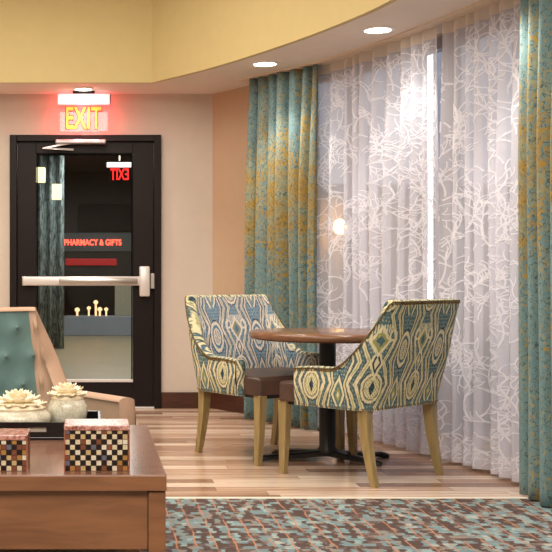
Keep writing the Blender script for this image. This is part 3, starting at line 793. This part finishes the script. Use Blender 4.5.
# ---- tray with handle slots
TRAYM = plain('black_lacquer', (20, 17, 20), .22, var=.1)
t = thing('serving_tray', 'black lacquered tray with slotted handles on the coffee table under the jars', 'tray', (-.32, 4.19, CZ)); 
tx0, tx1, ty0, ty1, th = -.36, .36, -.175, .175, .062
box('tray_floor', TRAYM, t, tx0, tx1, ty0, ty1, 0, .010, bev=.002)
box('end_wall', TRAYM, t, tx0, tx0+.012, ty0, ty1, .010, th, bev=.002); box('end_wall', TRAYM, t, tx1-.012, tx1, ty0, ty1, .010, th, bev=.002)
box('long_wall', TRAYM, t, tx0+.012, tx1-.012, ty1-.012, ty1, .010, th, bev=.002)
bm = bmesh.new(); hx0, hx1 = .105, .168                      # near wall with a slot through it
add_box(bm, tx0+.012, hx0, ty0, ty0+.012, .010, th); add_box(bm, hx1, tx1-.012, ty0, ty0+.012, .010, th)
add_box(bm, hx0, hx1, ty0, ty0+.012, .010, .028); add_box(bm, hx0, hx1, ty0, ty0+.012, .045, th)
mesh_obj('long_wall', bm, TRAYM, t)
box('handle_lining', plain('pale_slot_lining', (170, 158, 146), .4), t, hx0, hx1, ty0+.008, ty0+.013, .0275, .0455)

# ---- lidded jars
CER = M('crackled_cream_ceramic', .22); _c = CER.uv('Object'); _v = CER.n('ShaderNodeTexVoronoi', feature='DISTANCE_TO_EDGE'); CER.l(_c, _v.inputs['Vector']); _v.inputs['Scale'].default_value = 55
_n = CER.noise(_c, 22, 4); _b = CER.ramp(_n.outputs[0], [(.3, (196, 190, 168)), (.6, (228, 222, 204)), (.8, (240, 234, 220))])
CER.col(CER.mix(E(CER.nt, _v.outputs['Distance']).lt(.035, .03)*.45, _b, lin((150, 138, 110)))); CER = CER.m
PET = plain('cream_petals', (240, 226, 196), .45, var=.05)
def jar(label, x, y, rb, h, flat, zb, prows, pr):
    t = thing('lidded_jar', label, 'jar', (x, y, zb), R.random()*3, 'ceramic jars with flower lids')
    prof = [(0, 0), (rb*.62, 0), (rb*.70, .004), (rb*.93, h*.30), (rb, h*.55), (rb*.97, h*.76), (rb*.84, h*.93), (rb*.74, h), (rb*.70, h*.99), (0, h*.96)]
    body = lathe('jar_body', CER, t, prof, 48)
    lid = lathe('lid', PET, t, [(rb*.80, h*.965), (rb*.83, h+.004), (rb*.74, h+.014), (rb*.3, h+.024), (0, h+.026)], 40)
    bm = bmesh.new()
    rr = random.Random(int(rb*1000))
    for (n, r0, ln, tilt, z) in prows:
        for i in range(n):
            a = 2*PI*i/n+rr.uniform(-.1, .1)+z*40; w = ln*.42
            # petal: 5x4 grid cupped
            g = []
            for u in range(6):
                q = u/5; wid = w*math.sin(PI*(.12+.80*q))**.7; row = []
                for v_ in range(5):
                    s = v_/4*2-1
                    rad = r0+ln*q*math.cos(tilt); zz = z+ln*q*math.sin(tilt)+.10*ln*q*q-.10*ln*(1-s*s)*1.2
                    row.append(bm.verts.new((rad*math.cos(a)-s*wid*math.sin(a), rad*math.sin(a)+s*wid*math.cos(a), zz)))
                g.append(row)
            for p, q in zip(g, g[1:]):
                for k in range(4): bm.faces.new((p[k], p[k+1], q[k+1], q[k]))
    bmesh.ops.create_icosphere(bm, subdivisions=2, radius=pr, matrix=Matrix.Translation((0, 0, prows[-1][4]+.004)))
    f = mesh_obj('flower_knob', bm, PET, lid, True, False); md = f.modifiers.new('thickness', 'SOLIDIFY'); md.thickness = .0025
    return t
h1 = .105
jar('taller rounded cream jar with a flower lid, to the right in the black tray', -.083, 4.26, .074, .110, False, CZ+.010,
    [(8, .020, .058, .12, .120), (7, .014, .048, .40, .129), (5, .008, .036, .75, .138), (3, .003, .022, 1.1, .146)], .008)
jar('wider squat cream jar with a flower lid, at the left edge in the black tray', -.258, 4.155, .118, .085, False, CZ+.010,
    [(10, .035, .068, .05, .098), (8, .026, .056, .32, .108), (6, .014, .044, .65, .117), (4, .004, .028, 1.0, .128)], .010)

# ================================================================= ARMCHAIR
TEAL = M('teal_tufted_fabric', .55, .3); _n = TEAL.noise(TEAL.uv('Object'), 5, 4); TEAL.col(TEAL.ramp(_n.outputs[0], [(.3, (92, 120, 120)), (.7, (110, 138, 136))])); TEAL.bump(TEAL.noise(TEAL.uv('Object'), 300, 2).outputs[0], .2, .002); TEAL = TEAL.m
TAN = plain('tan_upholstery', (182, 148, 124), .6, var=.05, sc=5, bump=.1)
fx, fy = .56, -.83; rzA = yaw(fx, fy)
a = thing('armchair', 'tan armchair with a button-tufted teal back, at the left behind the coffee table', 'armchair', (-.268, 5.165, 0), rzA)
WA, DA = .36, .38
PA = shell_profile(WA, DA, .13, .30); LA = PA.len
def ztopA(s):
    e = min(s, LA-s)
    k = max(0, min(1, (e-.50)/.17)); return .490+.385*(k**1.15)
def rakeA(s, z):
    e = min(s, LA-s); wg = smooth((e-.25)/.4); zz = max(0, z-.35)/.5; return Vector((0, -1, 0))*(.10*wg*zz)
btn = []
for r_ in range(3):
    z = .79-.135*r_
    for c_ in range(-3, 4):
        s = c_*.15+(.075 if r_ % 2 else 0)
        if abs(s) < .40: btn.append((s, z))
def tuftA(s, z):
    u = s-LA/2; d = min(math.hypot(u-b[0], z-b[1]) for b in btn)
    return .014*math.exp(-(d/.022)**2)+.010*math.exp(-(d/.06)**2)-.010
posA = tub(a, PA, .17, ztopA, rakeA, .085, TAN, TEAL, TAN, .34, ('outer_back', 'tufted_back', 'arm_rim'), nu=150, nv=44, tuft=tuftA)
inner = [o for o in a.children if o.name.startswith('tufted_back')][0]; inner.data.materials.append(TAN)
for pl_ in inner.data.polygons:
    if not (.73 < (pl_.index % 150)/150*LA < LA-.73): pl_.material_index = 1
for (s, z) in btn:
    if z < ztopA(s+LA/2)-.04 and abs(s) < .27:
        p = posA(s+LA/2, z, .085+.008); bm = bmesh.new(); bmesh.ops.create_uvsphere(bm, u_segments=12, v_segments=8, radius=.011, matrix=Matrix.Translation(p)); mesh_obj('button', bm, plain('tuft_button', (92, 118, 116), .4), a, True)
bm = bmesh.new(); add_box(bm, -.268, .268, -.27, .33, .28, .39, bev=.035, seg=4); mesh_obj('seat_cushion', bm, TEAL, a, True)
bm = bmesh.new(); add_box(bm, -.268, .268, -.28, .31, .16, .31, bev=.01); mesh_obj('seat_base', bm, TAN, a)
for sx in (-1, 1):
    for y in (-.27, .26):
        bm = bmesh.new(); add_sqleg(bm, [(sx*.29, y, 0, .017, .017), (sx*.29, y, .172, .026, .026)]); mesh_obj('leg', bm, DARKW, a)

# ================================================================= ROOM ADDED BEHIND THE GLASS DOOR, PARTLY FOR REFLECTIONS IN IT
AX0, AX1, AY1, AZ = -1.5, 1.45, 20.2, 2.85
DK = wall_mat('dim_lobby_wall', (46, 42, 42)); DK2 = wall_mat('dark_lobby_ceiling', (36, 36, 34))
bm = bmesh.new(); prism(bm, [(AX0, WB+.0), (AX1, WB+.0), (AX1, AY1), (AX0, AY1)], -.1, -.001); struct('floor_lobby', bm, plain('reflected_floor_beige', (176, 162, 132), .35, var=.15, sc=2))  # beige stands in for the plank floor reflected in the glass
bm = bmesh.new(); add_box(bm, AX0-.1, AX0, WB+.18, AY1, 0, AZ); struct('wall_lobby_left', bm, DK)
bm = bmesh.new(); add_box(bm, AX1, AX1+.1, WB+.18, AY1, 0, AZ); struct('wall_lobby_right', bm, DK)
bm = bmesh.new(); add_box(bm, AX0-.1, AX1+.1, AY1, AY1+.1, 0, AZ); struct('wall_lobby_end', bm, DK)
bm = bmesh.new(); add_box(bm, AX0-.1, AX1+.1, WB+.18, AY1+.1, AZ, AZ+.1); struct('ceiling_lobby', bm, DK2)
# fireplace: raised hearth, black opening, pale stone pier
t = thing('fireplace', 'low fireplace with grey-blue hearth seen through the door glass', 'fireplace', (0, AY1-.3, 0))
box('hearth', plain('bluegrey_stone', (150, 160, 174), .4, var=.12), t, -.85, .85, -.30, .30, 0, .33, bev=.01)
box('stone_pier', plain('pale_stone', (176, 170, 150), .7, var=.2, sc=20), t, .43, .85, -.05, .30, .33, .86, bev=.006)
bm = bmesh.new(); add_box(bm, -.46, .43, .22, .295, .33, .86); add_box(bm, -.46, -.42, -.05, .22, .33, .86); add_box(bm, -.42, .43, -.05, .22, .82, .86); mesh_obj('firebox', bm, plain('soot_black', (7, 7, 7), .9, spec=.05), t)
CAND = emis('candle_glow', (255, 206, 150), 1.1)
for k, (x, z, r) in enumerate([(-.22, .43, .075), (-.02, .46, .06), (.10, .56, .07), (.17, .44, .07), (.28, .44, .06)]):
    c = thing('glowing_candle', 'glowing round candle in the fireplace seen through the door', 'candle', (x, AY1-.36, .33), 0, 'candles in the fireplace')
    lathe('candle_body', CAND, c, [(0, 0), (r*.25, 0), (r*.25, z-.33-r*.5), (r*.62, z-.33-r*.1), (r*.5, z-.33+r*.35), (0, z-.33+r*.6)], 12)
tag(box('television', plain('black_screen', (6, 6, 8), .6, spec=.1), None, -.2, .72, AY1-.05, AY1, 1.80, 2.28, bev=.01), 'black television on the far lobby wall seen through the door glass', 'television')
t = thing('shop_sign', 'red lit shop sign seen through the door glass, over a strip added for blurred red lettering', 'sign', (.05, AY1-.04, 1.62))
box('sign_board', plain('grey_sign_board', (72, 80, 84), .5), t, -.52, .68, 0, .04, -.17, .15)
text_mesh('letters', 'PHARMACY & GIFTS', .105, 1.0, emis('sign_red', (255, 70, 50), 4), t, (0, -.012, -.015), (PI/2, 0, 0), .004, .02)
box('blurred_text_strip', emis('dim_red_strip', (170, 6, 14), .35), t, -.48, .42, -.0, .03, -.42, -.30, bev=.01)  # glowing strip added for a blurred red reflection below the sign
for k, (x, y, z) in enumerate([(-.60, 14, 2.255), (-.395, 13.6, 2.02)]):
    c = thing('pendant_lantern', ['warm square pendant lantern behind the door glass, the upper left one of two', 'warm square pendant lantern behind the door glass, the lower right one of two'][k], 'lantern', (x, y, AZ), 0, 'pendant lanterns in the lobby')
    box('shade', emis('lantern_shade', (255, 226, 160), 1.6), c, -.055, .055, -.055, .055, z-.09-AZ, z+.09-AZ, bev=.006)
    bm = bmesh.new(); add_tube(bm, [(0, 0, 0), (0, 0, z+.09-AZ)], .004, 6); mesh_obj('cord', bm, BLK, c)
PALE = M('pale_reflected_drapery', .8); _n = PALE.noise(PALE.mapped(PALE.uv('Object'), (40, 40, 9)), 1, 4, .7); PALE.col(PALE.ramp(_n.outputs[0], [(.42, (64, 78, 82)), (.56, (150, 168, 170))])); PALE = PALE.m
t = thing('reflected_curtain', 'pale mottled curtain at the left behind the door glass, standing in for a reflected sheer', 'curtain', (-.56, 16, 0))  # panel put behind the glass in place of a reflected curtain
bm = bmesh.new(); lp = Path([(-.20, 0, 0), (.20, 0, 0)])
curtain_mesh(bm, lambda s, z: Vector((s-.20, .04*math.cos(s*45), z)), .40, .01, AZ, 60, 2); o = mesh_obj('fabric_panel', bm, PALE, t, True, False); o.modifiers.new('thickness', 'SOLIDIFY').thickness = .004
exit_sign('small reversed red exit sign added behind the door glass to stand in for a reflection', (.36, 14, AZ), PI, .78, .42, False, 3.0)  # turned sign stands in for the mirror image of an exit sign
bx = bpy.data.objects.get('exit_sign.001')

# ================================================================= OUTSIDE THE WINDOWS
bm = bmesh.new(); prism(bm, [(2.7, 3), (14, 3), (14, 24), (1.75, 24), (1.75, 8.9)], -.14, -.05); struct('ground', bm, plain('night_pavement', (120, 116, 120), .7, var=.15, sc=2))
t = thing('building', 'pale building with a dark eave beyond the sheer curtains', 'building', (4.2, 15.2, -.05))
box('wall', wall_mat('outer_render', (178, 160, 146)), t, -1.9, 5, 0, .4, 0, 2.1); box('eave', plain('dark_eave', (60, 60, 70), .6), t, -2.0, 5.1, -.5, .5, 2.1, 2.25)
t = thing('wall_lamp', 'warm glowing lamp outside, seen through the left sheer', 'lamp', (3.23, 14.85, 1.66))
lathe('globe', emis('warm_globe', (255, 196, 110), 30), t, [(0, -.10), (.06, -.08), (.09, 0), (.06, .08), (0, .10)], 20)
box('bracket', BLK, t, -.03, .03, .10, .149, -.02, .02)
t = thing('added_light_tube', 'tall white glowing tube added outside to give a bright line through the left sheer', 'glowing tube', (2.53, 8.55, -.05))  # tube and post are made up to draw the bright vertical line
lathe('tube', emis('tube_white', (236, 236, 255), 3), t, [(0, .9), (.02, .9), (.02, 3.0), (0, 3.0)], 16)
lathe('post', BLK, t, [(0, 0), (.09, 0), (.09, .03), (.04, .05), (.04, .9), (0, .9)], 16)
